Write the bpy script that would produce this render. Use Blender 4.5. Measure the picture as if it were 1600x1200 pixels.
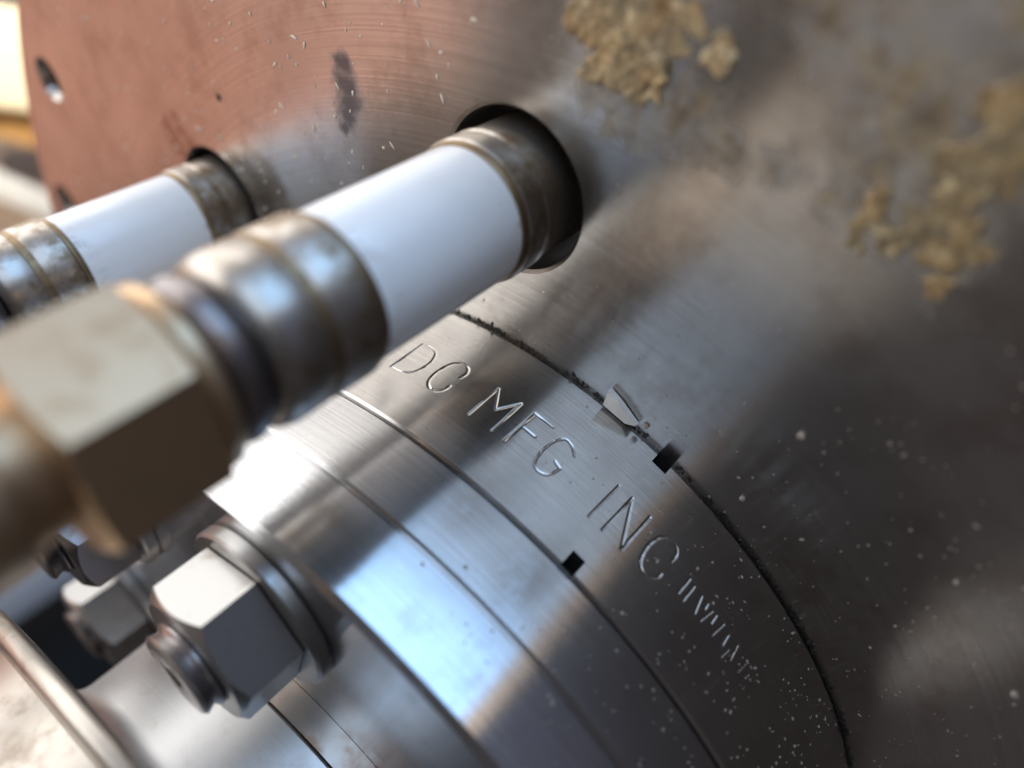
import bpy, bmesh, math, random
import numpy as np
from mathutils import Matrix, Vector, noise
from math import sin, cos, pi, radians

for o in list(bpy.data.objects): bpy.data.objects.remove(o)
scene = bpy.context.scene
col = scene.collection
S = 0.05                                   # metres per flange radius: the flange is 100 mm across

# machine frame: local z = the flange axis, coming out of the plate; one bolt stands at 12 o'clock (20.2 deg)
A0 = radians(20.2)
Zb = Vector((cos(A0), sin(A0), 0)); Yb = Vector((0, 0, -1)); Xb = Yb.cross(Zb)
M3 = Matrix((Xb, Yb, Zb)); M4 = M3.to_4x4()

# ------------------------------------------------------------------ camera
cam = bpy.data.cameras.new('camera'); cam_o = bpy.data.objects.new('camera', cam); col.objects.link(cam_o)
right = M3 @ Vector((0.31779674, -0.71714064, -0.62025361))
down = M3 @ Vector((-0.54276098, -0.67397717, 0.50116394))
fwd = M3 @ Vector((-0.7774418, 0.17738119, -0.6034237))
cm = Matrix((right, -down, -fwd)).transposed().to_4x4()
cm.translation = (M3 @ Vector((2.04139595, 0, 0.9281908))) * S
cam_o.matrix_world = cm
cam.sensor_width = 36; cam.lens = 1177.98 / 1600 * 36
cam.clip_start = 0.002; cam.clip_end = 50
cam.dof.use_dof = True; cam.dof.focus_distance = 1.36 * S; cam.dof.aperture_fstop = 11.5
scene.camera = cam_o
scene.render.resolution_x = 1024; scene.render.resolution_y = 768

# ------------------------------------------------------------------ world, lamps, exposure
w = bpy.data.worlds.new('World'); scene.world = w; w.use_nodes = True
w.node_tree.nodes['Background'].inputs[0].default_value = (0.90, 0.79, 0.80, 1)
w.node_tree.nodes['Background'].inputs[1].default_value = 0.075
def lamp(name, centre, target, sx, sy, colour, radiance, spread=pi, up=None):
    l = bpy.data.lights.new(name, 'AREA'); l.shape = 'RECTANGLE'; l.size = sx; l.size_y = sy
    l.color = colour; l.energy = radiance * 4 * sx * sy; l.spread = spread
    o = bpy.data.objects.new(name, l); col.objects.link(o)
    c = Vector(centre); z = (c - Vector(target)).normalized(); upv = Vector(up or (0, 0, 1))
    x = upv.cross(z)
    if x.length < 1e-3: x = Vector((1, 0, 0))
    x.normalize(); y = z.cross(x)
    m = Matrix((x, y, z)).transposed().to_4x4(); m.translation = c; o.matrix_world = m
    return o
def direction(az, el, d): return Vector((sin(radians(az)) * cos(radians(el)), cos(radians(az)) * cos(radians(el)), sin(radians(el)))) * d
lamp('window_light', (-0.80, -0.10, 0.60), (0, -0.10, 0.60), 2.00, 1.1, (1.0, 0.98, 0.95), 2.7)
lamp('skylight', (0.20, 0.38, 0.80), (0.20, 0.38, 0), 0.62, 0.76, (0.36, 0.62, 1.0), 3.0, up=(0, 1, 0))
lamp('skylight_front', (0.20, -0.38, 0.80), (0.20, -0.38, 0), 0.62, 0.75, (0.60, 0.77, 1.0), 1.9, up=(0, 1, 0))
lamp('skylight_side', (-0.24, 0.0, 0.80), (-0.24, 0.0, 0), 0.14, 1.50, (0.62, 0.68, 1.0), 0.8, up=(0, 1, 0))
lamp('warm_edge_strip', (0.555, 0.0, 0.80), (0.555, 0.0, 0), 0.09, 1.50, (1.0, 0.74, 0.48), 0.9, up=(0, 1, 0))  # added strip lamp: gives the rings a warm fringe beside the skylight
lamp('warm_bounce', direction(-118, -8, 0.6), (0, 0, 0), 0.46, 0.28, (1.0, 0.44, 0.28), 0.66)
lamp('grey_bounce', direction(-161, -26, 0.6), (0, 0, 0), 0.30, 0.40, (1.0, 0.88, 0.72), 0.52)
lamp('warm_strip', direction(-161, -13, 0.55), (0, 0, 0), 0.03, 0.16, (1.0, 0.60, 0.34), 0.5)
lamp('low_bounce', direction(162, -44, 0.6), (0, 0, 0), 0.05, 0.06, (1.0, 0.96, 0.90), 0.6)
lamp('side_fill', direction(62, 26, 0.9), (0, 0, 0), 0.8, 0.8, (0.50, 0.58, 1.0), 0.075)
lamp('board_fill', (-0.12, -0.16, 0.34), (-0.33, 0.085, -0.03), 0.06, 0.06, (1.0, 0.88, 0.70), 8.5, spread=radians(26))  # added fill, aimed at the cream panel and boards to brighten them
vs = scene.view_settings; vs.view_transform = 'Standard'; vs.look = 'None'; vs.exposure = 0; vs.gamma = 1; vs.use_curve_mapping = False
scene.render.engine = 'CYCLES'
cy = scene.cycles; cy.use_denoising = True; cy.blur_glossy = 0.0; cy.glossy_bounces = 5; cy.max_bounces = 7; cy.sample_clamp_indirect = 0.0

# ------------------------------------------------------------------ materials
class NT:
    def __init__(s, name):
        s.m = bpy.data.materials.new(name); s.m.use_nodes = True; s.t = s.m.node_tree
        s.b = s.t.nodes['Principled BSDF']
    def n(s, kind, **kw):
        nd = s.t.nodes.new(kind)
        for k, v in kw.items(): setattr(nd, k, v)
        return nd
    def put(s, sock, v):
        if hasattr(v, 'is_output') or isinstance(v, bpy.types.NodeSocket): s.t.links.new(v, sock)
        else: sock.default_value = v
    def math(s, op, a, b=0.0, c=0.0, clamp=False):
        nd = s.n('ShaderNodeMath', operation=op, use_clamp=clamp)
        s.put(nd.inputs[0], a); s.put(nd.inputs[1], b); s.put(nd.inputs[2], c); return nd.outputs[0]
    def obj(s): return s.n('ShaderNodeTexCoord').outputs['Object']
    def sep(s, v):
        nd = s.n('ShaderNodeSeparateXYZ'); s.put(nd.inputs[0], v); return nd.outputs
    def comb(s, x, y, z):
        nd = s.n('ShaderNodeCombineXYZ'); s.put(nd.inputs[0], x); s.put(nd.inputs[1], y); s.put(nd.inputs[2], z); return nd.outputs[0]
    def noise(s, v, scale, detail=4, rough=0.5, dist=0.0):
        nd = s.n('ShaderNodeTexNoise'); s.put(nd.inputs['Vector'], v); nd.inputs['Scale'].default_value = scale
        nd.inputs['Detail'].default_value = detail; nd.inputs['Roughness'].default_value = rough; nd.inputs['Distortion'].default_value = dist
        return nd.outputs['Fac']
    def ramp(s, f, lo, hi, a=0.0, b=1.0):
        nd = s.n('ShaderNodeMapRange', interpolation_type='SMOOTHSTEP'); s.put(nd.inputs[0], f)
        nd.inputs[1].default_value = lo; nd.inputs[2].default_value = hi; nd.inputs[3].default_value = a; nd.inputs[4].default_value = b
        return nd.outputs[0]
    def mix(s, f, a, b):
        nd = s.n('ShaderNodeMix', data_type='RGBA'); s.put(nd.inputs[0], f); s.put(nd.inputs[6], a); s.put(nd.inputs[7], b); return nd.outputs[2]
    def bump(s, h, strength, dist, normal=None):
        nd = s.n('ShaderNodeBump'); nd.inputs['Strength'].default_value = strength; nd.inputs['Distance'].default_value = dist
        s.put(nd.inputs['Height'], h)
        if normal is not None: s.put(nd.inputs['Normal'], normal)
        return nd.outputs[0]
    def scale(s, v, k):
        nd = s.n('ShaderNodeVectorMath', operation='MULTIPLY'); s.put(nd.inputs[0], v); nd.inputs[1].default_value = k if hasattr(k, '__len__') else (k, k, k); return nd.outputs[0]
    def dist(s, v, p):
        nd = s.n('ShaderNodeVectorMath', operation='DISTANCE'); s.put(nd.inputs[0], v); nd.inputs[1].default_value = p; return nd.outputs[1]
    def radial_tangent(s, aniso, rot):
        tn = s.n('ShaderNodeTangent', direction_type='RADIAL', axis='Z'); s.put(s.b.inputs['Tangent'], tn.outputs[0])
        s.b.inputs['Anisotropic'].default_value = aniso; s.b.inputs['Anisotropic Rotation'].default_value = rot
    def set(s, haze=0.0, haze_rough=.5, **kw):
        for k, v in kw.items(): s.put(s.b.inputs[k.replace('_', ' ')], v)
        if haze:                                   # worn metal: a second, broad lobe under the sharp one
            b2 = s.n('ShaderNodeBsdfPrincipled')
            for k, v in kw.items(): s.put(b2.inputs[k.replace('_', ' ')], v if k != 'Roughness' else haze_rough)
            mx = s.n('ShaderNodeMixShader'); mx.inputs[0].default_value = haze
            s.t.links.new(s.b.outputs[0], mx.inputs[1]); s.t.links.new(b2.outputs[0], mx.inputs[2])
            s.t.links.new(mx.outputs[0], s.t.nodes['Material Output'].inputs['Surface'])
        return s.m

def polar(t, v):
    """object coordinates -> (unit coords, radius, angle*radius-ish vector) in flange radii"""
    u = t.scale(v, 1 / S); x, y, z = t.sep(u)
    r = t.math('SQRT', t.math('ADD', t.math('MULTIPLY', x, x), t.math('MULTIPLY', y, y)))
    th = t.math('ARCTAN2', y, x)
    return u, r, th, z

def blobs(t, u, pts, soft=0.35, warp=.10):
    """irregular patches: the union of spots (x, y, radius) with noise-broken rims"""
    nz = t.noise(u, 16, 6, 0.7); nz = t.math('MULTIPLY', t.math('SUBTRACT', nz, 0.5), 2.0)
    wn = t.n('ShaderNodeTexNoise'); t.put(wn.inputs['Vector'], u); wn.inputs['Scale'].default_value = 24; wn.inputs['Detail'].default_value = 5
    sub = t.n('ShaderNodeVectorMath', operation='SUBTRACT'); t.put(sub.inputs[0], wn.outputs['Color']); sub.inputs[1].default_value = (.5, .5, .5)
    add = t.n('ShaderNodeVectorMath', operation='ADD'); t.put(add.inputs[0], u); t.put(add.inputs[1], t.scale(sub.outputs[0], (warp, warp, 0))); u = add.outputs[0]
    acc = None
    for x, y, r in pts:
        d = t.math('DIVIDE', t.dist(u, (x, y, 0)), r)
        f = t.ramp(t.math('ADD', d, nz), 1 - soft, 1 + soft, 1, 0)
        acc = f if acc is None else t.math('MAXIMUM', acc, f)
    return acc

def mat_plate():
    t = NT('turned_plate_steel'); u, r, th, z = polar(t, t.obj())
    lines = t.noise(t.comb(t.math('MULTIPLY', r, 260), t.math('MULTIPLY', th, 1.4), 0), 1, 5, 0.75)
    coarse = t.noise(t.comb(t.math('MULTIPLY', r, 60), t.math('MULTIPLY', th, 1.0), 3), 1, 4, 0.7)
    scr = t.noise(t.comb(t.math('MULTIPLY', r, 38), t.math('MULTIPLY', th, 1.6), 7), 1, 6, 0.85)
    scr = t.ramp(scr, 0.66, 0.74)
    cloud = t.noise(u, 3.2, 6, 0.62)
    film = blobs(t, u, [(1.72, .173, .045), (1.73, .12, .05), (1.715, .067, .05), (1.666, .046, .05), (1.70, -.005, .08), (1.75, -.03, .09), (1.80, .0, .10),
                        (1.525, .286, .05), (1.475, .326, .04), (1.50, .37, .05), (1.535, .25, .05), (1.53, .187, .03), (1.547, .115, .025), (1.62, .0, .05), (1.56, .03, .02), (1.85, -.08, .12), (1.57, .39, .07), (1.62, .36, .06), (1.64, -.08, .05), (1.60, -.05, .04), (1.70, -.07, .06), (1.58, -.11, .03)], 0.85)
    us = t.scale(u, (1, 1, 1))
    smud = blobs(t, us, [(1.19, .857, .022), (1.16, .838, .03), (1.135, .822, .034), (1.105, .82, .028), (1.08, .822, .015)], 0.6, .045)
    drips = blobs(t, us, [(.654, 1.388, .022), (.635, 1.36, .028), (.618, 1.335, .028), (.70, 1.36, .018), (.675, 1.335, .022), (.66, 1.30, .02)], 0.6, .03)
    dot = t.ramp(t.math('ADD', t.dist(u, (.874, 1.196, 0)), t.math('MULTIPLY', t.noise(u, 60, 2), .012)), .014, .018, 1, 0)
    spots = t.ramp(t.noise(u, 34, 3, 0.6), 0.66, 0.74)
    c = t.mix(t.ramp(cloud, .35, .7), (.60, .585, .565, 1), (.48, .46, .44, 1))
    c = t.mix(t.math('MULTIPLY', t.ramp(lines, .3, .7), .7), c, (.38, .36, .34, 1)); c = t.mix(t.math('MULTIPLY', scr, .4), c, (.85, .82, .79, 1))
    mott = t.noise(t.scale(u, (1, 1, 1)), 7.5, 7, .72)
    c = t.mix(t.math('MULTIPLY', t.ramp(mott, .46, .66), .45), c, (.30, .25, .215, 1))
    c = t.mix(t.math('MULTIPLY', spots, .35), c, (.20, .15, .11, 1))
    fcol = t.mix(t.ramp(t.noise(u, 26, 6, .75), .38, .62), (.17, .11, .05, 1), (.42, .31, .16, 1))
    c = t.mix(t.math('MULTIPLY', t.math('MULTIPLY', film, .85), t.ramp(t.noise(u, 11, 6, .7), .36, .60, .25, 1.0)), c, fcol)
    c = t.mix(t.math('MULTIPLY', drips, .6), c, (.22, .11, .08, 1))
    c = t.mix(t.math('MULTIPLY', smud, .85), c, (.045, .04, .05, 1))
    c = t.mix(dot, c, (.01, .01, .01, 1))
    met = t.math('SUBTRACT', 1.0, t.math('MAXIMUM', t.math('MULTIPLY', film, .4), t.math('MAXIMUM', t.math('MULTIPLY', smud, .7), dot)))
    ro = t.math('ADD', t.math('ADD', .155, t.math('MULTIPLY', cloud, .07)), t.math('MULTIPLY', film, .2))
    h = t.math('ADD', t.math('MULTIPLY', lines, .5), t.math('ADD', t.math('MULTIPLY', coarse, .5), t.math('MULTIPLY', scr, .8)))
    nrm = t.bump(h, .075, .00012)
    t.radial_tangent(.92, .25)
    return t.set(haze=.20, haze_rough=.45, Base_Color=c, Metallic=met, Roughness=ro, Normal=nrm)

def mat_ring(name, base, rough, seed, grime=.3):
    t = NT(name); u, r, th, z = polar(t, t.obj())
    lines = t.noise(t.comb(t.math('MULTIPLY', z, 240), t.math('MULTIPLY', th, 2.6), seed), 1, 6, 0.8)
    face = t.noise(t.comb(t.math('MULTIPLY', r, 300), t.math('MULTIPLY', th, 1.8), seed + 2), 1, 4, 0.7)
    cloud = t.noise(u, 4.5, 6, 0.65); pits = t.ramp(t.noise(u, 90, 3, 0.6), 0.68, 0.76)
    smear = t.noise(t.scale(u, (1, 1, .45)), 14, 5, 0.7)
    c = t.mix(t.ramp(cloud, .35, .75), base, tuple(v * .82 for v in base[:3]) + (1,))
    c = t.mix(t.math('MULTIPLY', t.ramp(smear, .55, .75), grime), c, (.30, .26, .22, 1))
    c = t.mix(t.math('MULTIPLY', t.ramp(lines, .35, .65), .55), c, (.34, .335, .33, 1)); c = t.mix(t.math('MULTIPLY', pits, .5), c, (.12, .10, .09, 1))
    ro = t.math('ADD', rough, t.math('ADD', t.math('MULTIPLY', t.ramp(smear, .5, .8), .12), t.math('MULTIPLY', t.math('SUBTRACT', cloud, .5), .12)))
    nrm = t.bump(t.math('ADD', lines, face), .05, .00008)
    t.radial_tangent(.92, .25)
    return t.set(haze=.14, haze_rough=.42, Base_Color=c, Metallic=1.0, Roughness=ro, Normal=nrm)

def mat_metal(name, base, rough, dirt=(.16, .11, .07, 1), amount=.5, scale=10, streak=True, metallic=1.0, lo=.50):
    t = NT(name); u, r, th, z = polar(t, t.obj())
    n1 = t.noise(u, scale, 6, 0.68); n2 = t.noise(u, scale * 5, 4, 0.6)
    f = t.math('MULTIPLY', t.ramp(t.math('ADD', t.math('MULTIPLY', n1, .7), t.math('MULTIPLY', n2, .3)), lo, lo + .18), amount)
    c = t.mix(f, base, dirt)
    ro = t.math('ADD', rough, t.math('MULTIPLY', f, .3))
    ln = t.noise(t.comb(t.math('MULTIPLY', z, 300), t.math('MULTIPLY', r, 120), t.math('MULTIPLY', th, 1.5)), 1, 3, .6)
    nrm = t.bump(t.math('ADD', t.math('MULTIPLY', n2, .8), t.math('MULTIPLY', ln, .6 if streak else 0)), .15, .0001)
    return t.set(haze=.2, haze_rough=.55, Base_Color=c, Metallic=metallic, Roughness=ro, Normal=nrm)

def mat_plain(name, base, rough=.6, metallic=0.0, var=.15, scale=30, coat=0.0):
    t = NT(name); n1 = t.noise(t.scale(t.obj(), 1 / S), scale, 5, .6)
    c = t.mix(t.ramp(n1, .35, .7), base, tuple(v * (1 - var) for v in base[:3]) + (1,))
    t.b.inputs['Coat Weight'].default_value = coat
    return t.set(Base_Color=c, Roughness=rough, Metallic=metallic, Normal=t.bump(n1, .1, .0001))

def mat_ceramic():
    t = NT('white_glazed_ceramic'); u = t.scale(t.obj(), 1 / S)
    n1 = t.noise(u, 6, 4, .6); sp = t.ramp(t.noise(u, 40, 2, .5), .74, .78)
    c = t.mix(t.ramp(n1, .4, .7), (.88, .87, .86, 1), (.85, .84, .825, 1)); z = t.sep(u)[2]
    ends = t.math('MAXIMUM', t.ramp(z, .112, .150, 1, 0), t.ramp(z, .350, .400, 0, 1))
    dirt = t.math('MULTIPLY', ends, t.ramp(t.noise(t.scale(u, (1, 1, .5)), 45, 5, .7), .52, .66))
    c = t.mix(t.math('MULTIPLY', sp, .35), c, (.45, .40, .34, 1)); c = t.mix(t.math('MULTIPLY', dirt, .55), c, (.30, .22, .15, 1))
    t.b.inputs['Coat Weight'].default_value = .35; t.b.inputs['Coat Roughness'].default_value = .12
    return t.set(Base_Color=c, Roughness=.32)

def mat_residue(name, k):
    t = NT(name); u = t.scale(t.obj(), 1 / S)
    n1 = t.noise(u, 22, 6, .7); n2 = t.noise(u, 70, 4, .6)
    c = t.mix(t.ramp(n1, .35, .65), (.27 * k, .155 * k, .06 * k, 1), (.66 * k, .46 * k, .22 * k, 1)); c = t.mix(t.math('MULTIPLY', t.ramp(n2, .55, .7), .6), c, (.18 * k, .12 * k, .06 * k, 1))
    n3 = t.noise(u, 13, 5, .7, .6); c = t.mix(t.math('MULTIPLY', t.ramp(n3, .40, .60), .7), c, (.24 * k, .20 * k, .12 * k, 1))
    c = t.mix(t.math('MULTIPLY', t.ramp(t.noise(t.scale(u, (1, 1.3, 1)), 31, 4, .6), .56, .66), .8), c, (.86 * k, .68 * k, .40 * k, 1))
    return t.set(Base_Color=c, Roughness=.55, Normal=t.bump(t.math('ADD', n1, n2), .5, .0004))

MP = mat_plate()
MR1 = mat_ring('engraved_ring_steel', (.57, .555, .54, 1), .15, 1.0, .35)
MR2 = mat_ring('clamp_ring_steel', (.60, .61, .63, 1), .14, 5.0, .25)
MTUBE = mat_metal('satin_tube_steel', (.60, .60, .60, 1), .42, (.30, .22, .15, 1), .35, 5)
MFL = mat_metal('end_flange_steel', (.46, .43, .39, 1), .34, (.20, .13, .08, 1), .5, 6)
MCOL = mat_metal('tarnished_collar_metal', (.42, .385, .35, 1), .30, (.17, .11, .05, 1), .85, 8, lo=.43)
MBRAZE = mat_metal('brown_braze_metal', (.28, .20, .12, 1), .45, (.10, .06, .03, 1), .8, 14)
MBRASS = mat_metal('dull_brass', (.55, .39, .245, 1), .38, (.30, .20, .11, 1), .75, 5, lo=.46)
MNUT = mat_metal('zinc_nut_steel', (.36, .355, .35, 1), .32, (.20, .16, .12, 1), .5, 8)
MDARK = mat_metal('blackened_nut_steel', (.22, .20, .20, 1), .30, (.20, .12, .07, 1), .6, 9)
MSTUD = mat_metal('stud_steel', (.42, .40, .40, 1), .28, (.12, .09, .07, 1), .5, 12)
MCER = mat_ceramic(); MRES = mat_residue('dried_tan_residue', 1.0); MRES2 = mat_residue('dimmed_tan_residue', .8)  # second residue: same crust, its weaker light darkened into the colour
MCHIP = mat_plain('pale_chip', (.66, .64, .60, 1), .5, 0)
MSPECK = mat_plain('pale_dust', (.40, .34, .28, 1), .6, 0, .5, 120)
MSHAV = mat_plain('bright_shavings', (.85, .76, .64, 1), .45, .2, .3, 120)
MBLACK = mat_plain('black_recess', (.012, .012, .012, 1), .7)
MSCREW = mat_metal('bronze_screw', (.45, .36, .22, 1), .3, (.10, .08, .05, 1), .6, 20)

# ------------------------------------------------------------------ helpers
def tag(o, label=None, cat=None, group=None, kind=None):
    if label: o['label'] = label
    if cat: o['category'] = cat
    if group: o['group'] = group
    if kind: o['kind'] = kind
    return o
def mesh_obj(name, me, mat, parent=None, mw=None, sharp=35):
    me.materials.append(mat)
    for p in me.polygons: p.use_smooth = True
    me.set_sharp_from_angle(angle=radians(sharp))
    o = bpy.data.objects.new(name, me); col.objects.link(o)
    if parent is not None: o.parent = parent
    elif mw is not None: o.matrix_world = mw
    return o
def pyobj(name, V, F, mat, parent=None, mw=None, sharp=35):
    me = bpy.data.meshes.new(name)
    me.from_pydata([tuple(c * S for c in v) for v in V], [], F); me.update()
    bm = bmesh.new(); bm.from_mesh(me); bmesh.ops.remove_doubles(bm, verts=bm.verts, dist=1e-7); bmesh.ops.recalc_face_normals(bm, faces=bm.faces); bm.to_mesh(me); bm.free()
    return mesh_obj(name, me, mat, parent, mw, sharp)
def revolve(prof, seg=128, closed=True):
    """prof: (r, z) loop; closed joins last to first"""
    V, F = [], []; n = len(prof)
    for k in range(seg):
        a = 2 * pi * k / seg
        for r, z in prof: V.append((r * cos(a), r * sin(a), z))
    for k in range(seg):
        k2 = (k + 1) % seg
        for i in range(n if closed else n - 1):
            j = (i + 1) % n; F.append((k * n + i, k * n + j, k2 * n + j, k2 * n + i))
    return V, F
def solid(prof, seg=128):
    """open profile starting and ending on the axis"""
    V, F = [], []; idx = []
    for r, z in prof:
        if r < 1e-9: idx.append([len(V)]); V.append((0, 0, z))
        else:
            idx.append(list(range(len(V), len(V) + seg)))
            for k in range(seg): a = 2 * pi * k / seg; V.append((r * cos(a), r * sin(a), z))
    for a, b in zip(idx, idx[1:]):
        for k in range(seg):
            k2 = (k + 1) % seg
            if len(a) == 1 and len(b) == 1: continue
            if len(a) == 1: F.append((a[0], b[k], b[k2]))
            elif len(b) == 1: F.append((a[k], b[0], a[k2]))
            else: F.append((a[k], b[k], b[k2], a[k2]))
    return V, F
def arc(cx, cz, r, a0, a1, n=6):
    return [(cx + r * cos(radians(a0 + (a1 - a0) * i / n)), cz + r * sin(radians(a0 + (a1 - a0) * i / n))) for i in range(n + 1)]
def empty(name, pos, rz=0.0):
    o = bpy.data.objects.new(name, None); col.objects.link(o); o.empty_display_size = .005
    o.matrix_world = M4 @ Matrix.Translation(Vector(pos) * S) @ Matrix.Rotation(rz, 4, 'Z'); return o
def pol(r, deg, z=0.0): return (r * cos(radians(deg)), r * sin(radians(deg)), z)

# ------------------------------------------------------------------ plate (disc with real holes)
INS = [(1.305, 20.0), (1.303, 64.2)]; SCREWS = [(1.985, 78.5), (1.985, 93.5)]
RP, TP, HR = 2.13, 0.20, 0.1435
bm = bmesh.new(); loops = []
def loop2d(cx, cy, r, n, z): return [bm.verts.new(((cx + r * cos(2 * pi * k / n)) * S, (cy + r * sin(2 * pi * k / n)) * S, z * S)) for k in range(n)]
def close(vs): return [bm.edges.new((vs[k], vs[(k + 1) % len(vs)])) for k in range(len(vs))]
def bridge(a, b):
    for k in range(len(a)): k2 = (k + 1) % len(a); bm.faces.new((a[k], a[k2], b[k2], b[k]))
outer = loop2d(0, 0, RP - .012, 360, 0); edges = close(outer); holes = []
for r, d in INS: h = loop2d(*pol(r, d)[:2], HR + .006, 96, 0); edges += close(h); holes.append((pol(r, d), h, HR, .006))
for r, d in SCREWS: h = loop2d(*pol(r, d)[:2], .062, 48, 0); edges += close(h); holes.append((pol(r, d), h, .048, .02))
bmesh.ops.triangle_fill(bm, use_beauty=True, use_dissolve=False, edges=edges)
rim = loop2d(0, 0, RP, 360, -.012); bridge(outer, rim); rim2 = loop2d(0, 0, RP, 360, -TP); bridge(rim, rim2); bm.faces.new(rim2)
for (cx, cy, _), h, hr, ch in holes:
    n = len(h); a = loop2d(cx, cy, hr, n, -ch); bridge(h, a); b = loop2d(cx, cy, hr, n, -TP + .005); bridge(a, b); bm.faces.new(b)
bmesh.ops.recalc_face_normals(bm, faces=bm.faces)
me = bpy.data.meshes.new('end_plate'); bm.to_mesh(me); bm.free()
plate = mesh_obj('end_plate', me, MP, None, M4, 25)
tag(plate, 'large turned steel disc with concentric machining marks and tan residue behind the flange', 'plate')

for i, (r, d) in enumerate(SCREWS):
    e = empty('plate_screw', pol(r, d, -.10), radians(20 + 40 * i))
    pyobj('screw_head', *solid([(0, -.06), (.044, -.06), (.044, .02), (.036, .045), (.024, .048), (.022, .02), (0, .018)], 32), MSCREW, e)
    pyobj('socket', *solid([(0, .0195), (.0215, .0195), (.0215, .021), (0, .021)], 6), MBLACK, e)
    tag(e, ['bronze screw sunk in the plate rim hole with a white glint, beside the cream panel', 'bronze screw sunk in the plate rim hole just above the ceramic sleeve'][i], 'screw', 'screws sunk along the plate rim')

# ------------------------------------------------------------------ engraved ring (ring between plate and clamp ring)
Z1, Z2, R2 = 0.3118, 0.5988, 0.990
def smooth_path(p, n=5):
    if len(p) < 4: return p
    out = []
    for i in range(len(p) - 1):
        p0, p1, p2, p3 = p[max(0, i - 1)], p[i], p[i + 1], p[min(len(p) - 1, i + 2)]
        for k in range(n):
            t = k / n
            out.append(tuple(.5 * (2 * p1[j] + (p2[j] - p0[j]) * t + (2 * p0[j] - 5 * p1[j] + 4 * p2[j] - p3[j]) * t * t + (3 * p1[j] - p0[j] - 3 * p2[j] + p3[j]) * t ** 3) for j in (0, 1)))
    return out + [p[-1]]
BIG = [('D', [(25.45, .2095), (25.55, .1220)], 0), ('D', [(25.55, .122), (24.6, .120), (23.4, .126), (22.75, .146), (22.6, .168), (22.95, .196), (24.0, .2085), (25.45, .2095)], 1),
       ('C', [(18.62, .1494), (18.54, .1343), (19.05, .121), (19.95, .1195), (20.74, .1324), (21.05, .163), (20.8, .192), (20.0, .207), (19.07, .205), (18.62, .192), (18.62, .1795)], 1),
       ('M', [(14.61, .2092), (14.74, .1215), (13.1, .1671), (11.7, .1206), (11.56, .2085)], 0),
       ('F', [(9.93, .1202), (9.92, .2085)], 0), ('F', [(9.9, .1205), (7.61, .1212)], 0), ('F', [(9.87, .1614), (8.16, .1617)], 0),
       ('G', [(3.98, .1395), (4.8, .1265), (5.9, .1245), (6.55, .1501), (6.55, .1847), (6.16, .2065), (5.36, .213), (4.45, .204), (4.11, .1793)], 1), ('G', [(4.11, .1793), (4.95, .1745)], 0),
       ('I', [(-1.15, .1215), (-1.0, .2104)], 0),
       ('N', [(-2.76, .2105), (-2.92, .1206), (-5.24, .2106), (-5.39, .1222)], 0),
       ('C', [(-9.65, .151), (-9.66, .1339), (-9.23, .1237), (-8.26, .1229), (-7.39, .1335), (-6.97, .1639), (-7.19, .1927), (-7.75, .2065), (-8.61, .2085), (-9.48, .1955), (-9.6, .1834)], 1)]
SMALL = [[(-12.13, .1455), (-12.0, .1828)], [(-12.91, .1484), (-12.81, .1849)], [(-14.08, .1487), (-14.48, .1823)], [(-15.04, .1477), (-15.08, .1601)], [(-15.83, .1502), (-15.34, .1831)],
         [(-16.44, .1483), (-16.44, .1677)], [(-17.59, .1463), (-17.16, .1815)], [(-18.64, .1513), (-18.68, .1757)], [(-19.5, .1698), (-19.2, .1927)], [(-20.1, .1483), (-20.22, .1808)], [(-21.98, .1524), (-21.66, .1806)]]
segs = []
for _, p, sm in BIG:
    q = smooth_path(p) if sm else p
    segs += [(a, b, .0033, .0015) for a, b in zip(q, q[1:])]
segs += [(a, b, .0030, .0014) for a, b in SMALL]
NOTCH = [(-1.9, -3.75, .0, .030), (-2.02, -3.55, .278, Z1 + .01)]     # (theta hi, theta lo, z lo, z hi)
fine = np.radians(np.arange(-25, 29.001, .072)); coarse = np.radians(np.arange(29.5, 334.6, 1.0))
ths = np.concatenate([fine, coarse]); NT_ = len(ths)
cz = .006; ch = .004
zr = np.concatenate([np.linspace(cz + ch, Z1 - ch, 200)])
T, Zg = np.meshgrid(ths, zr, indexing='ij')
depth = np.zeros_like(T)
ax = np.degrees(T) * pi / 180
for a, b, hw, dp in segs:
    a2 = np.array([radians(a[0]), a[1]]); b2 = np.array([radians(b[0]), b[1]]); ab = b2 - a2; L = (ab ** 2).sum() + 1e-12
    m = (ax > min(a2[0], b2[0]) - .02) & (ax < max(a2[0], b2[0]) + .02)
    t = np.clip(((ax[m] - a2[0]) * ab[0] + (Zg[m] - a2[1]) * ab[1]) / L, 0, 1)
    d = np.hypot(ax[m] - a2[0] - t * ab[0], Zg[m] - a2[1] - t * ab[1])
    g = np.clip(1 - d / hw, 0, 1)
    wob = np.clip(.8 + .4 * np.sin(ax[m] * 90 + a[1] * 300) * np.cos(Zg[m] * 70 + a[0]), .55, 1.2) if hw > .0031 else 1.0
    depth[m] = np.maximum(depth[m], dp * wob * (g * g * (3 - 2 * g)))
Rg = 1 - depth
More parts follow.
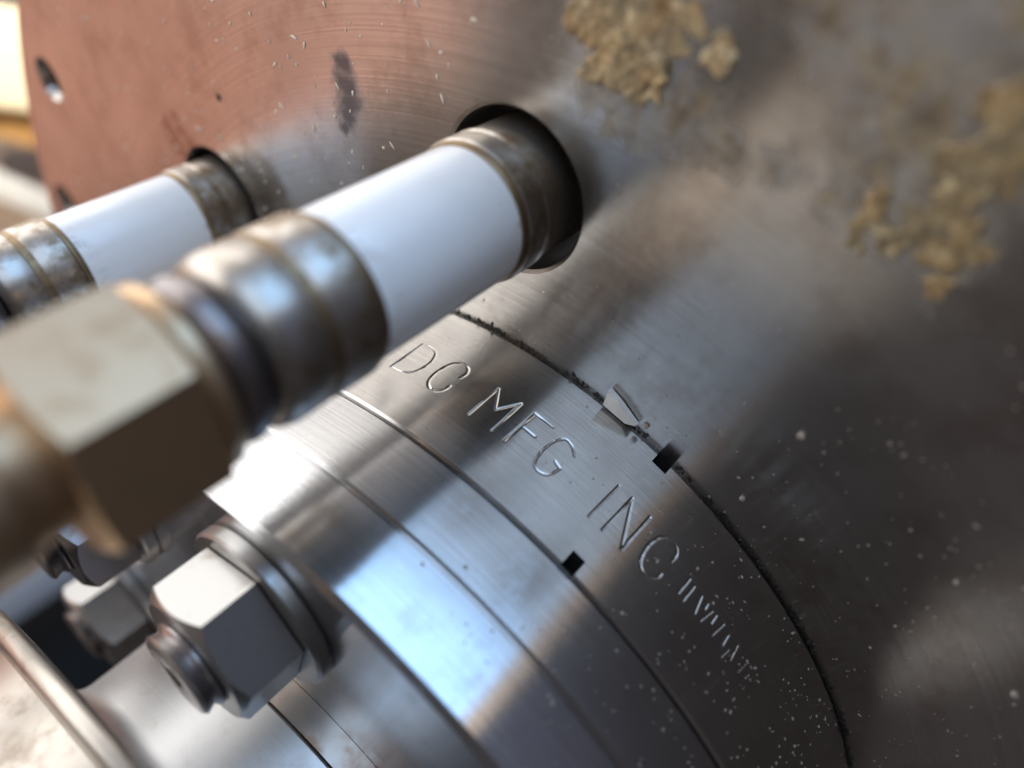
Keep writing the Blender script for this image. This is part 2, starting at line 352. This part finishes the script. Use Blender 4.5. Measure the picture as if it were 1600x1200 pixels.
# rows: inner back, recess, chamfer, outer rows, chamfer, inner front
rows_r = [np.full(NT_, .60), np.full(NT_, .985), np.full(NT_, .985), np.full(NT_, 1 - ch)] + [Rg[:, k] for k in range(len(zr))] + [np.full(NT_, 1 - ch), np.full(NT_, .60)]
rows_z = [.0006, .0006, cz, cz] + list(zr) + [Z1, Z1]
V = []
for i in range(NT_):
    c_, s_ = cos(ths[i]), sin(ths[i])
    for k in range(len(rows_z)): V.append((rows_r[k][i] * c_, rows_r[k][i] * s_, rows_z[k]))
nr = len(rows_z); F = []
def in_notch(tm, zm):
    for hi, lo, z0, z1 in NOTCH:
        if radians(lo) <= tm <= radians(hi) and z0 <= zm <= z1: return True
    return False
for i in range(NT_):
    j = (i + 1) % NT_; tm = (ths[i] + ths[j]) / 2 if j else 9
    for k in range(nr):
        k2 = (k + 1) % nr; zm = (rows_z[k] + rows_z[k2]) / 2
        if k2 and min(rows_r[k][i], rows_r[k2][i]) > .97 and tm < 5 and in_notch(tm, zm): continue
        F.append((i * nr + k, i * nr + k2, j * nr + k2, j * nr + k))
me = bpy.data.meshes.new('engraved_ring'); me.from_pydata([tuple(c * S for c in v) for v in V], [], F); me.update()
bm = bmesh.new(); bm.from_mesh(me); bmesh.ops.recalc_face_normals(bm, faces=bm.faces); bm.to_mesh(me); bm.free()
ring1 = mesh_obj('engraved_ring', me, MR1, None, M4, 40)
tag(ring1, 'steel flange ring against the plate, stamped DC MFG INC on its rim', 'flange ring')
for hi, lo, z0, z1 in NOTCH:                      # the notch pockets
    V, F = [], []; n = 8; z1 = min(z1, Z1 - .0005)
    z0 = max(z0, .004)
    for k in range(n + 1):
        a = radians(hi + (lo - hi) * k / n)
        for r in (1.0005, .93):
            for z in (z0, z1): V.append((r * cos(a), r * sin(a), z))
    for k in range(n): b = 4 * k; F += [(b + 2, b + 6, b + 7, b + 3), (b, b + 4, b + 6, b + 2), (b + 1, b + 3, b + 7, b + 5)]
    F += [(0, 2, 3, 1), (4 * n, 4 * n + 1, 4 * n + 3, 4 * n + 2)]
    pyobj('pry_notch', V, F, MBLACK, ring1)

# ------------------------------------------------------------------ clamp ring
g = .450
prof = [(.45, Z1 + .0006), (.986, Z1 + .0006), (R2, Z1 + .004), (R2, g - .006), (R2 - .006, g - .0005), (R2 - .006, g + .001), (R2 - .001, g + .0075), (R2 - .001, Z2 - .012), (R2 - .012, Z2), (.45, Z2)]
ring2 = pyobj('clamp_ring', *revolve(prof, 512), MR2, None, M4, 20)
tag(ring2, 'polished steel clamp ring with a scribed line round its rim, carrying the bolts', 'flange ring')

# ------------------------------------------------------------------ hub tube
hub = empty('hub_tube', (0, 0, Z2))
z0 = Z2
pyobj('collar', *revolve([(.40, .0006), (.500, .0006), (.500, .055), (.49, .060), (.40, .060)], 256), mat_metal('stained_collar_steel', (.50, .47, .44, 1), .3, (.30, .13, .05, 1), .8, 3), hub)
pyobj('body', *revolve([(.38, .062), (.515, .062), (.520, .066), (.520, .235)] + arc(.565, .235, .045, 180, 90, 6)[1:] + [(.38, .28)], 256), MTUBE, hub)
pyobj('end_flange', *revolve([(.38, .2806), (.758, .2806)] + arc(.760, .300, .019, -85, 80, 10) + [(.735, .321), (.700, .323), (.690, .40), (.690, .60), (.38, .60)], 256), MFL, hub)
tag(hub, 'satin steel tube with stained collar rising from the clamp ring to a lipped end flange', 'tube')

# ------------------------------------------------------------------ bolts: washer, hex nut, stud
def hex_prism(rc, h0, h1, chf, back=False):
    """hex nut blank with the curved chamfer cuts of a turned nut"""
    V, F = [], []; n = 12
    rin = rc * cos(pi / 6)
    ring_lo, ring_hi = [], []
    pts = []
    for k in range(6):
        a = pi / 3 * k; b = pi / 3 * (k + 1)
        for i in range(n):
            t = i / n; pts.append((rc * (cos(a) * (1 - t) + cos(b) * t), rc * (sin(a) * (1 - t) + sin(b) * t)))
    N = len(pts); rows = []
    def row(f): rows.append(len(V)); V.extend([f(x, y) for x, y in pts])
    def cut(x, y): return max(0, math.hypot(x, y) - rin * .985) * chf
    rb = rin * .93
    row(lambda x, y: (x / math.hypot(x, y) * rb, y / math.hypot(x, y) * rb, h0))
    row(lambda x, y: (x, y, h0 + (cut(x, y) if back else 0) + .002))
    row(lambda x, y: (x, y, h1 - cut(x, y) - .002))
    row(lambda x, y: (x / math.hypot(x, y) * rin * .97, y / math.hypot(x, y) * rin * .97, h1))
    for a, b in zip(rows, rows[1:]):
        for k in range(N): k2 = (k + 1) % N; F.append((a + k, b + k, b + k2, a + k2))
    F.append(tuple(rows[0] + k for k in range(N))); F.append(tuple(rows[-1] + k for k in range(N)))
    return V, F
def flange_bolt(deg, phi, nutmat, label, r=.782, rc=.134, stick=.032, studmat=None):
    e = empty('flange_bolt', pol(r, deg, Z2), radians(phi))
    pyobj('washer', *revolve([(.07, .0006), (.154, .0006), (.158, .005), (.158, .025), (.153, .030), (.07, .030)], 96), MNUT, e)
    pyobj('hex_nut', *hex_prism(rc, .0306, .144, .70), nutmat, e, sharp=24)
    prof = [(0, -.02)]; z = -.02; prof.append((.072, z)); top = .146 + stick
    while z + .02 < top - .012: prof += [(.070, z), (.080, z + .008), (.080, z + .011), (.070, z + .019)]; z += .02
    prof += [(.076, top - .005), (.071, top), (.02, top), (.012, top - .006), (0, top - .008)]
    pyobj('threaded_stud', *solid(prof, 64), studmat or MSTUD, e, sharp=50)
    tag(e, label, 'bolt', 'nutted studs around the clamp ring'); return e
flange_bolt(20.4, 2, MNUT, 'bright zinc hex nut on a wide washer, standing clear on the clamp ring face')
flange_bolt(64.0, 20, MDARK, 'blackened hex nut on a stud, tucked under the brass fitting', r=.825, rc=.142, stick=.035, studmat=MDARK)
flange_bolt(110.4, 12, MNUT, 'pale hex nut half hidden behind the satin tube', stick=.02, studmat=MDARK)

# ------------------------------------------------------------------ feedthrough insulators
def insulator(deg, r, label, detail=True):
    e = empty('feedthrough_insulator', pol(r, deg, 0))
    pyobj('plate_collar', *solid([(0, -.185), (.118, -.185), (.118, .045), (.1215, .048), (.1215, .052), (.117, .055), (.117, .060), (.1215, .064), (.1215, .098), (.118, .101), (0, .101)], 128), MCOL, e)
    pyobj('braze_seam', *revolve([(.10, .1012), (.1185, .1012), (.1190, .108), (.1165, .1135), (.10, .1135)], 128), MBRAZE, e)
    pyobj('ceramic_sleeve', *revolve([(.09, .1137), (.1142, .1137), (.1150, .117), (.1150, .394), (.1142, .3975), (.09, .3975)], 128), MCER, e)
    pyobj('braze_seam', *revolve([(.10, .3978), (.1165, .3978), (.1190, .403), (.1185, .4095), (.10, .4095)], 128), MBRAZE, e)
    c = pyobj('outer_collar', *solid([(0, .41), (.119, .41), (.1225, .414), (.1225, .474), (.1195, .479), (.1165, .482), (.1165, .488), (.1195, .491), (.1215, .496), (.1215, .540), (.117, .556), (.106, .566), (.098, .568), (0, .568)], 128), MCOL, e)
    pyobj('groove_band', *revolve([(.11, .4755), (.1205, .4755), (.1205, .4925), (.11, .4925)], 128), MBRAZE, c)
    pyobj('neck_bead', *revolve([(.05, .5685)] + arc(.088, .594, .0255, -80, 80, 10) + [(.05, .6195)], 96), MDARK, e)
    b = pyobj('brass_nut', *hex_prism(.142, .652, .802, .30, True), MBRASS, e, sharp=24); b.rotation_euler.z = radians(-31 - deg * 0)
    pyobj('nut_shoulder', *revolve([(.05, .620), (.108, .620), (.122, .630), (.124, .645), (.118, .6515), (.05, .6515)], 96), MBRASS, b)
    pyobj('brass_tube', *solid([(0, .8025), (.082, .8025), (.084, .838), (.088, .844), (.094, .856), (.094, 1.02), (.085, 1.06), (.07, 1.07), (.07, 1.6), (0, 1.6)], 96), MBRASS, e)
    return tag(e, label, 'insulator', 'ceramic feedthroughs standing in the plate')
insulator(INS[0][1], INS[0][0], 'white ceramic feedthrough over the stamped ring, its large brass hex nut in full view')
insulator(INS[1][1], INS[1][0], 'white ceramic feedthrough nearer the plate rim screws, with grooved brown-banded collars')

# ------------------------------------------------------------------ dried residue on the plate
def residue(pts, label, res=.0020, seed=0, mat=None, bias=0.0):
    """lumpy crust: a height field over the union of the spots (x, y, radius, height)"""
    x0 = min(p[0] - p[2] for p in pts) - .02; x1 = max(p[0] + p[2] for p in pts) + .02
    y0 = min(p[1] - p[2] for p in pts) - .02; y1 = max(p[1] + p[2] for p in pts) + .02
    nx, ny = int((x1 - x0) / res), int((y1 - y0) / res); H = {}
    for i in range(nx + 1):
        for j in range(ny + 1):
            x, y = x0 + i * res, y0 + j * res; h = 0
            jit = Vector((x + .006 * noise.noise(Vector((x * 80, y * 80, seed))), y + .006 * noise.noise(Vector((x * 80, y * 80, seed + 7))), 0))
            for sc, top in ((34, 1.0), (75, .55)):
                c = noise.voronoi(Vector((jit.x * sc, jit.y * sc, seed * 3.1)))[1][0]; fx, fy = c.x / sc, c.y / sc
                hsh = (math.sin(c.x * 127.1 + c.y * 311.7) * 43758.5453) % 1.0
                nz = noise.fractal(Vector((fx * 20 + seed, fy * 20, seed)), .9, 2.1, 3)
                for px, py, pr, ph in pts:
                    f = 1 - (math.hypot(fx - px, fy - py) / pr) ** 2 + nz * .6 + (hsh - .5) * .9 - bias
                    if f > 0: h = max(h, top * ph * (.07 + .33 * hsh * min(1, f)) * (1 + .25 * noise.noise(Vector((x * 110, y * 110, seed)))))
            H[i, j] = h
    V, F, idx = [], [], {}
    def vid(i, j):
        if (i, j) not in idx: idx[i, j] = len(V); V.append((x0 + i * res, y0 + j * res, H[i, j] + (.0012 if H[i, j] > 0 else -.002)))
        return idx[i, j]
    for i in range(nx):
        for j in range(ny):
            q = [(i, j), (i + 1, j), (i + 1, j + 1), (i, j + 1)]
            if max(H[a] for a in q) > 0: F.append([vid(*a) for a in q])
    o = pyobj('residue_crust', V, F, mat or MRES, None, M4, 60)
    return tag(o, label, 'residue', 'tan crusts dried on the plate')
residue([(1.54, .423, .022, .022), (1.555, .40, .02, .016), (1.575, .413, .03, .008), (1.527, .334, .026, .022), (1.545, .318, .022, .018), (1.55, .365, .045, .006), (1.605, .337, .035, .006), (1.598, .376, .05, .006), (1.507, .399, .012, .01), (1.554, .454, .025, .006), (1.65, .40, .05, .007)],
        'yellow tan crust dried on the plate directly above the hole of the big feedthrough', seed=1)
residue([(1.621, .253, .020, .016)], 'small lone tan crumb stuck on the plate beside the yellow crust', seed=2)
residue([(1.574, -.049, .026, .020), (1.598, -.010, .018, .012), (1.560, -.005, .014, .008), (1.607, -.061, .028, .012), (1.641, -.076, .030, .010), (1.565, -.123, .022, .010), (1.585, -.098, .028, .012), (1.677, -.084, .035, .009), (1.722, -.073, .04, .008), (1.688, -.04, .035, .006), (1.753, -.046, .04, .007), (1.545, -.020, .018, .007), (1.79, -.07, .05, .008), (1.62, -.11, .03, .008)],
        'wide branching brown and tan crust smeared on the bare side of the plate', seed=3, mat=MRES2, bias=.45)

# ------------------------------------------------------------------ chip, crumbs, dust
V = [(1.003, .100, .0012), (1.041, .107, .002), (1.036, .077, .003), (1.020, .030, .002), (1.006, .048, .002)]
n = len(V); V2 = [(x, y, z + .012) for x, y, z in V]
F = [tuple(range(n)), tuple(range(2 * n - 1, n - 1, -1))] + [(k, (k + 1) % n, n + (k + 1) % n, n + k) for k in range(n)]
tag(pyobj('metal_chip', V + V2, F, MCHIP, None, M4, 20), 'pale pointed chip wedged between the stamped ring and the plate', 'chip')

rng = random.Random(4)
def lump(V, F, c, nrm, size, flat=.45, stretch=1.0, ang=0.0):
    nrm = Vector(nrm); t1 = nrm.orthogonal().normalized(); t2 = nrm.cross(t1)
    t1, t2 = t1 * cos(ang) + t2 * sin(ang), t2 * cos(ang) - t1 * sin(ang)
    b = len(V); k = 6
    for h, rr in ((-.1, .9), (.45, 1.0), (.85, .55)):
        for i in range(k):
            a = 2 * pi * i / k; q = rr * rng.uniform(.7, 1.2)
            V.append(tuple(Vector(c) + size * (t1 * cos(a) * q * stretch + t2 * sin(a) * q + nrm * h * flat)))
    V.append(tuple(Vector(c) + nrm * size * flat))
    for r_ in range(2):
        for i in range(k): j = (i + 1) % k; F.append((b + r_ * k + i, b + r_ * k + j, b + (r_ + 1) * k + j, b + (r_ + 1) * k + i))
    for i in range(k): F.append((b + 2 * k + i, b + 2 * k + (i + 1) % k, b + 3 * k))
CR = [(1.246, -.166, .007, 'white crumb of grit on the plate'), (1.055, -.186, .006, 'tan crumb of grit on the plate near the stamped ring'), (1.138, -.662, .006, None), (1.229, -.469, .005, 'tan crumb of grit in the light patch low on the plate'), (.959, -.397, 0, None), (1.026, .017, .006, 'brown crumb lodged at the tip of the pale chip')]
for x, y, s_, lab in CR:
    if not s_ or math.hypot(x, y) < 1.0: continue
    V, F = [], []; lump(V, F, (x, y, 0.001), (0, 0, 1), s_, .8)
    o = pyobj('grit_crumb', V, F, MSPECK, None, M4, 30); tag(o, lab or 'pale crumb of grit low on the plate', 'crumb', 'crumbs of grit on the plate')

V, F = [], []
holes_xy = [pol(r, d)[:2] for r, d in INS + SCREWS]
def clear(x, y): return all(math.hypot(x - a, y - b) > HR + .02 for a, b in holes_xy)
for _ in range(620):
    a = rng.uniform(-48, 20); r = rng.uniform(1.01, 1.75); x, y, _z = pol(r, a)
    if rng.random() > (.95 if a < -8 else .3) or not clear(x, y): continue
    lump(V, F, (x, y, .0004), (0, 0, 1), rng.choice([.0008, .001, .0012, .0015, .0018, .0024]) * rng.uniform(.7, 1.2), .6, rng.uniform(1, 1.8), rng.uniform(0, 6))
tag(pyobj('plate_dust', V, F, MSPECK, None, M4, 30), 'fine pale dust scattered over the dark side of the plate', 'dust', kind='stuff')
V, F = [], []
for _ in range(480):
    a = rng.uniform(22, 95); r = rng.uniform(1.05, 2.05); x, y, _z = pol(r, a)
    if not clear(x, y): continue
    st = rng.choice([1.2, 1.5, 2.0, 3.2])
    lump(V, F, (x, y, .0004), (0, 0, 1), rng.uniform(.0014, .0032), .5, st, rng.uniform(0, 6))
tag(pyobj('metal_shavings', V, F, MSHAV, None, M4, 30), 'fine bright shavings scattered over the coppery side of the plate', 'shavings', kind='stuff')
V, F = [], []
for _ in range(900):
    a = rng.triangular(-50, 8, -30); z = rng.uniform(.015, Z2 - .015)
    if noise.noise(Vector((a * .25, z * 14, 2))) < .05 and rng.random() < .8: continue
    if abs(z - Z1) < .012 or abs(z - g) < .01 or any(lo - .4 < a < hi + .4 and z0 - .01 < z < z1 + .01 for hi, lo, z0, z1 in NOTCH): continue
    R = 1.0 if z < Z1 else R2
    lump(V, F, pol(R + .0004, a, z), pol(1, a, 0), rng.choice([.001, .0014, .0014, .0022]) * rng.uniform(.7, 1.3), .55, rng.uniform(1, 1.8), rng.uniform(0, 6))
tag(pyobj('ring_dust', V, F, MSPECK, None, M4, 30), 'fine pale dust clinging to the rims of the flange rings', 'dust', kind='stuff')

V, F = [], []
for _ in range(520):
    a = rng.uniform(-50, 32); r = 1.0 + abs(rng.gauss(.002, .0035))
    if noise.noise(Vector((a * .35, 0, 0))) < -.1 or -4 < a < -1.6: continue
    lump(V, F, pol(r, a, .0006), (0, 0, 1), rng.uniform(.0014, .0034), .8, rng.uniform(1, 2), rng.uniform(0, 6))
tag(pyobj('seam_grime', V, F, mat_plain('black_grime', (.020, .017, .014, 1), .5), None, M4, 40), 'black grime packed along the seam between stamped ring and plate', 'grime', kind='stuff')

# ------------------------------------------------------------------ blurred things beyond the plate rim
def board(name, centre, along, across, size, mat, label, cat):
    """a slab at a real place: long axis, cross axis, (length, width, thickness) in metres, edges bevelled"""
    a = Vector(along).normalized(); c = Vector(across); c = (c - a * c.dot(a)).normalized(); nrm = a.cross(c)
    bm = bmesh.new(); bmesh.ops.create_cube(bm, size=1)
    bmesh.ops.scale(bm, vec=size, verts=bm.verts); bmesh.ops.bevel(bm, geom=list(bm.edges), offset=min(size) * .12, segments=2, affect='EDGES', profile=.5)
    me = bpy.data.meshes.new(name); bm.to_mesh(me); bm.free()
    m = Matrix((a, c, nrm)).transposed().to_4x4(); m.translation = centre
    o = mesh_obj(name, me, mat, None, m, 40); return tag(o, label, cat)
board('cream_panel', (-.3227, .0838, -.0244), (.419, .8642, -.2785), (-.1697, .3759, .911), (.0671, .0399, .010), mat_plain('cream_paint', (.88, .76, .52, 1), .6), 'cream painted panel beyond the plate rim', 'panel')
board('ochre_board', (-.3315, .077, -.0538), (.453, .7394, -.4981), (-.1185, .6037, .7883), (.0728, .014, .010), mat_plain('ochre_wood', (.48, .26, .08, 1), .6), 'ochre wooden strip under the cream panel', 'board')
board('brown_backing', (-.3715, .0737, -.1139), (.507, .6016, -.6173), (-.1067, .7544, .6477), (.1261, .0757, .012), mat_plain('brown_board', (.30, .21, .15, 1), .6), 'grey brown backing board behind the white bar', 'board')
board('white_bar', (-.2889, .0544, -.0633), (.4905, .6358, -.596), (-.1098, .7235, .6815), (.0879, .0107, .010), mat_plain('white_paint', (.74, .70, .62, 1), .5), 'white bar sloping down beyond the plate rim', 'bar')
board('tan_bench', (-.2457, .002, -.1842), (.103, .9945, .0203), (-.6989, .0578, .7129), (.1455, .0336, .012), mat_plain('tan_board', (.50, .34, .23, 1), .6), 'tan bench top below the brass fitting', 'bench')
board('grey_rail', (-.2173, -.0137, -.1861), (.0391, .9985, .0394), (-.7444, .0028, .6677), (.1413, .0132, .010), mat_plain('grey_paint', (.26, .245, .25, 1), .5), 'grey rail along the tan bench, over the dark gap', 'rail')
board('gap_shade_sheet', (-.2293, -.0337, -.2405), (.0944, .9951, -.0288), (-.7821, .0921, .6163), (.1825, .0653, .012), mat_plain('gap_shade_black', (.006, .006, .006, 1), .9), 'matt black cover standing in for the dark space above the satin tube', 'sheet')  # black sheet put in where only deep shade lies under the rail
